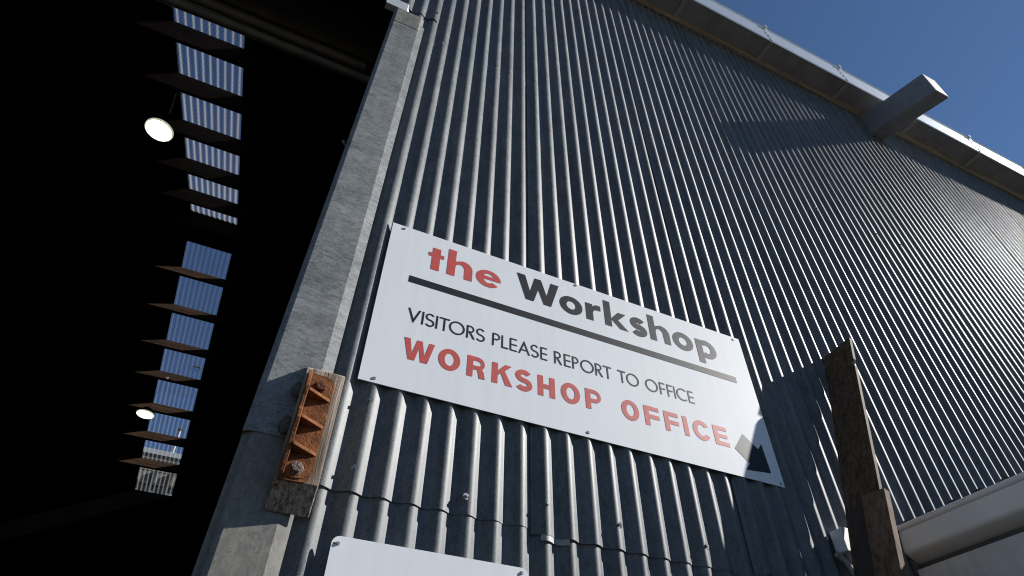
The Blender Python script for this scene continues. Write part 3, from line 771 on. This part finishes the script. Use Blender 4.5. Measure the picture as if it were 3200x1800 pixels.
for i, (x, z) in enumerate(((.3475, -.096), (.343, -.318))):
    hb2 = MB(); disc(hb2, 0.0165, 0.0, -0.0025, 16); disc(hb2, 0.0140, -0.0025, -0.0120, 6 if i else 9, 0.0128)
    recalc(mesh('bolt', hb2, M['bolt'] if i else M['rust_dark'], bk, loc=(x, py - .0024, z), bevel=0.0012))
for (x, z, r) in ((.2965, -.103, .020), (.2940, -.205, .022)):
    mb = MB(); n, k = 12, 8
    for j in range(k + 1):
        th = math.pi * j / k
        for i in range(n):
            a = 2 * math.pi * i / n
            d = Vector((math.sin(th) * math.cos(a), math.sin(th) * math.sin(a), math.cos(th)))
            q = r * (1 + 0.28 * noise.noise(d * 2.3 + Vector((x * 90, 0, 0))) + 0.14 * noise.noise(d * 6))
            mb.v.append((x + d.x * q * .8, fy + .018 + d.y * q * .8, z + d.z * q * 1.15))
    for j in range(k):
        for i in range(n):
            mb.f.append((j * n + i, j * n + (i + 1) % n, (j + 1) * n + (i + 1) % n, (j + 1) * n + i))
    recalc(mesh('mud_lump', mb, M['mud'], bk, smooth=179))

# ------------------------------------------------------------------ leaning timber at the right
pk = thing('leaning_timber', (1.16, -0.25, -UP), 'dark brown plank leaning along the wall with a shorter board nailed to it', 'timber')
LD = Vector((-0.3743252, -0.0627268, -0.9251735))     # down along the plank
LW = Vector((0.0738169, -0.9965590, 0.0377004))        # across its wide face, out from the wall
LN = Vector((0.9243548, 0.0541813, -0.3776674))        # through its thickness
PT = Vector((2.4964, -0.001, 0.743))
def plank(name, s0, w0, w1, length, n0, n1, material, notch=None, slope=0.0):
    ring_ = [(w0, s0), (w1, s0 + slope)]
    if notch: ring_ += [(w1, notch - .016), (w1 - .011, notch + .014), (w1 - .003, notch + .020), (w1, notch + .034)]
    ring_ += [(w1, length), (w0, length)]
    pts = [tuple(PT + LD * q + LW * w + LN * n0) for w, q in ring_]
    return recalc(mesh(name, MB().prism(pts, LN * (n1 - n0)), material, pk, bevel=0.0015))
plank('long_board', 0.0, 0.0, 0.1437, 3.55, 0.0, 0.016, M['plank'], notch=0.150, slope=-0.022)
plank('short_board', 0.876, 0.090, 0.177, 3.52, -0.0245, -0.0005, M['plank2'], slope=0.008)
nb3 = MB(); disc(nb3, 0.0042, 0.0, -0.0012, 10)
nail_src = None
for (q, w, n0) in ((0.905, 0.128, -0.0247), (0.935, 0.160, -0.0247), (1.02, 0.112, -0.0247), (0.30, 0.055, -0.0002), (0.62, 0.095, -0.0002), (0.86, 0.045, -0.0002)):
    pos = PT + LD * q + LW * w + LN * n0
    if nail_src is None:
        nail_src = recalc(mesh('nail', nb3, M['bolt'], pk, loc=tuple(pos))); nl_ = nail_src
    else:
        nl_ = clone(nail_src, pk); nl_.location = pos + Vector((0, 0, UP)) - worldloc(pk)
    nl_.rotation_euler = LN.to_track_quat('Y', 'Z').to_euler()
plank('packer', 0.900, 0.026, 0.0895, 3.5, -0.013, -0.0005, M['packer'], slope=-0.012)

# ------------------------------------------------------------------ lean-to at the right
lt = thing('lean_to', (2.55, -0.6, -UP), 'cream painted lean-to with a rounded eaves gutter against the corrugated wall', 'outbuilding')
YN, YF = -0.002, -2.6
gx = 2.500
gpf = [(gx + .060, -.052), (gx + .018, -.050)]
gpf += [(gx + .004 + .0085 * math.cos(R(a)), -.0495 + .0105 * math.sin(R(a))) for a in range(80, 281, 25)]
gpf += [(gx - .003, -.066), (gx - .010, -.098), (gx - .017, -.130), (gx - .0178, -.137), (gx - .0150, -.144), (gx - .007, -.150), (gx + .012, -.159), (gx + .030, -.170), (gx + .050, -.178), (gx + .09, -.178), (gx + .09, -.052)]
recalc(mesh('eaves_gutter', MB().prism([(a, YN, b) for a, b in gpf], (0, YF - YN, 0)), M['cream'], lt, smooth=40))
recalc(mesh('gutter_end', MB().prism([(a, YN + .004, b) for a, b in gpf[1:]], (0, -0.003, 0)), M['cream'], lt))
mesh('gutter_shadow_gap', MB().box(gx + .020, gx + .075, YF, 0.0, -0.196, -0.1785), M['gutter_shadow_gap'], lt)  # strip coloured dark as the shaded gap between gutter and wall
mesh('side_wall', MB().box(gx + .008, gx + .10, YF, 0.0, -UP, -0.1965), M['cream_wall'], lt)
mesh('end_wall', MB().box(gx + .10, 5.6, YF, YF + 0.06, -UP, -0.06), M['cream_wall'], lt)
rb = MB(); n = 220
LP = 0.096
for (x, zz) in ((gx + .030, -0.044), (5.7, 0.12)):
    for i in range(n + 1):
        y = YF - .05 + (YN - .01 - YF + .05) * i / n
        rb.v.append((x, y, zz + .009 + .012 * math.cos(2 * math.pi * (y + 0.025) / LP)))
for i in range(n): rb.f.append((i, i + 1, n + 2 + i, n + 1 + i))
ro = mesh('roof_sheet', rb, M['dark_roof'], lt, smooth=60)
md = ro.modifiers.new('solid', 'SOLIDIFY'); md.thickness = 0.004

# ------------------------------------------------------------------ junction box and conduit
jb = thing('junction_box', (2.16, -0.02, -0.19), 'white plastic junction box on the wall behind the leaning plank', 'junction box')
recalc(mesh('box_body', MB().box(2.120, 2.235, -0.045, -0.001, -0.205, -0.130), M['plastic'], jb, bevel=0.003))
mesh('box_lid', MB().box(2.117, 2.238, -0.051, -0.0455, -0.208, -0.127), M['plastic'], jb, bevel=0.002)
tb = MB().tube([(2.152, -0.024, -0.203), (2.152, -0.024, -0.222), (2.158, -0.024, -0.238), (2.175, -0.024, -0.247), (2.26, -0.024, -0.250)], 0.013, 12)
mesh('elbow', tb, M['plastic_dim'], jb, smooth=50)
cn = thing('conduit', (2.2, -0.02, -0.3), 'ribbed grey flexible conduit curving below the junction box', 'conduit')
pts, rs = [], []
N = 120
for i in range(N + 1):
    t = i / N
    a = (2.098, -0.018, -0.212); b = (2.120, -0.022, -0.222); c = (2.150, -0.03, -0.250); d = (2.165, -0.03, -0.42)
    u = 1 - t
    pts.append(tuple(u**3 * a[k] + 3 * u*u*t * b[k] + 3 * u*t*t * c[k] + t**3 * d[k] for k in range(3)))
    rs.append(0.0105 if i % 4 < 2 else 0.0085)
mesh('flexible_pipe', MB().tube(pts, rs, 12), M['plastic_dim'], cn, smooth=30)

# ------------------------------------------------------------------ hanging lamps
def lamp(c, dia, hang, label, first=None):
    r = dia / 2
    l = thing('high_bay_lamp', c, label, 'lamp', 'round lamps hanging in the workshop')
    def lathe(prof_, n=40):
        mb = MB()
        for (rad, z) in prof_:
            for k in range(n): mb.v.append((c[0] + rad * math.cos(2 * math.pi * k / n), c[1] + rad * math.sin(2 * math.pi * k / n), c[2] + z))
        for j in range(len(prof_) - 1):
            for k in range(n): mb.f.append((j * n + k, j * n + (k + 1) % n, (j + 1) * n + (k + 1) % n, (j + 1) * n + k))
        return mb
    mesh('lamp_lens', lathe([(0.10 * r, -.001), (0.90 * r, 0.000), (0.905 * r, 0.003)]), M['lamp'], l)
    mesh('lens_centre', lathe([(0.001, -.0015), (0.10 * r, -.001)]), M['lamp_mid'], l)
    mesh('rim', lathe([(0.905 * r, 0.003), (0.915 * r, -0.006), (r, -0.002), (1.01 * r, 0.012), (1.0 * r, 0.016)]), M['lamp_rim'], l, smooth=60)
    mesh('housing', lathe([(1.0 * r, 0.0165), (0.97 * r, 0.045), (0.62 * r, 0.06), (0.55 * r, 0.11), (0.001, 0.115)]), M['lamp_body'], l, smooth=40)
    mesh('hook', MB().tube([(c[0], c[1], c[2] + .11), (c[0], c[1], c[2] + .17)], 0.006, 8), M['lamp_body'], l)
    h = Vector(hang); s = Vector((c[0], c[1], c[2] + .165))
    mid = (h + s) / 2 + Vector((0.012, 0.0, 0.0))
    mesh('cord', MB().tube([tuple(s), tuple(mid), tuple(h)], 0.0022, 8), M['cable'], l)
    return l
l1 = lamp((-1.80, 3.40, 4.72), 0.285, (-1.79, 3.12, 5.155), 'glowing round lamp near the door, larger of the two in view')
loop = [(-1.745 + .035 * math.cos(a), 3.105, 5.10 + .055 * math.sin(a)) for a in [R(100 + i * 17) for i in range(21)]]
mesh('cable_loop', MB().tube(loop, 0.004, 6), M['cable'], l1)
l2 = lamp((-1.80, 9.48, 4.56), 0.285, (-1.72, 9.12, 5.06), 'glowing round lamp deeper inside under the far roof slope')
mesh('fitting', MB().tube([(-1.66, 9.09, 5.10), (-1.66, 9.02, 5.09)], 0.026, 10), M['plastic'], l2)

# ------------------------------------------------------------------ the building behind, seen through the roof light
nb_ = thing('neighbouring_building', (-2.2, 16.3, -UP), 'pale boarded building behind the workshop, seen through the roof light', 'building')
mesh('wall', MB().box(-7, 3, 16.05, 20, -UP, 6.78), M['far_dark'], nb_)
mesh('capping', MB().box(-7, 3, 15.95, 20, 6.785, 6.93), M['far_cap'], nb_, bevel=0.01)
mesh('frieze', MB().box(-7, 3, 15.99, 16.049, 6.36, 6.78), M['far_wall'], nb_)
for i in range(26):
    x = -3.4 + i * 0.106
    mesh('vent', MB().box(x, x + 0.062, 15.982, 15.988, 6.60, 6.675), M['far_dark'], nb_)
for i in range(30):
    x = -4.0 + i * 0.118
    mesh('wall_board', MB().box(x + .004, x + .114, 16.0, 16.049, 4.6, 6.355), M['far_wall'], nb_)
mesh('rail', MB().box(-7, 3, 15.94, 15.998, 5.985, 6.045), M['far_dark'], nb_)
for x in (-2.19, -1.80): mesh('post', MB().box(x, x + .07, 15.93, 15.997, -UP, 6.36), M['far_dark'], nb_)
pole = thing('light_pole', (-2.08, 17.0, 6.93), 'thin pale pole standing on the roof of the boarded building behind', 'pole')
mesh('shaft', MB().tube([(-2.08, 17, 6.93), (-2.17, 17, 8.10)], [0.045, 0.035], 12), M['pole'], pole, smooth=50)
mesh('pole_top', MB().box(-2.24, -2.10, 16.95, 17.05, 8.101, 8.14), M['far_dark'], pole)
lf = MB(); nl = 10
for i in range(nl + 1):
    t = i / nl; a = R(200 * t - 100)
    for w in (-1, 1):
        wd = 0.026 * math.sin(math.pi * (0.08 + 0.84 * t)) * w
        lf.v.append((-1.335 + 0.16 * t, 8.925 + wd + 0.015 * math.sin(a), FAR(8.925) + 0.030 + 0.018 * math.cos(a)))
for i in range(nl): lf.f.append((2 * i, 2 * i + 1, 2 * i + 3, 2 * i + 2))
lo = mesh('dry_leaf', lf, mat('dry_leaf', (0.42, 0.38, 0.28), 0.8, 0, 0.3, 60), smooth=60, label='pale curled leaf lying on the far roof light', cat='leaf')
md = lo.modifiers.new('solid', 'SOLIDIFY'); md.thickness = 0.002
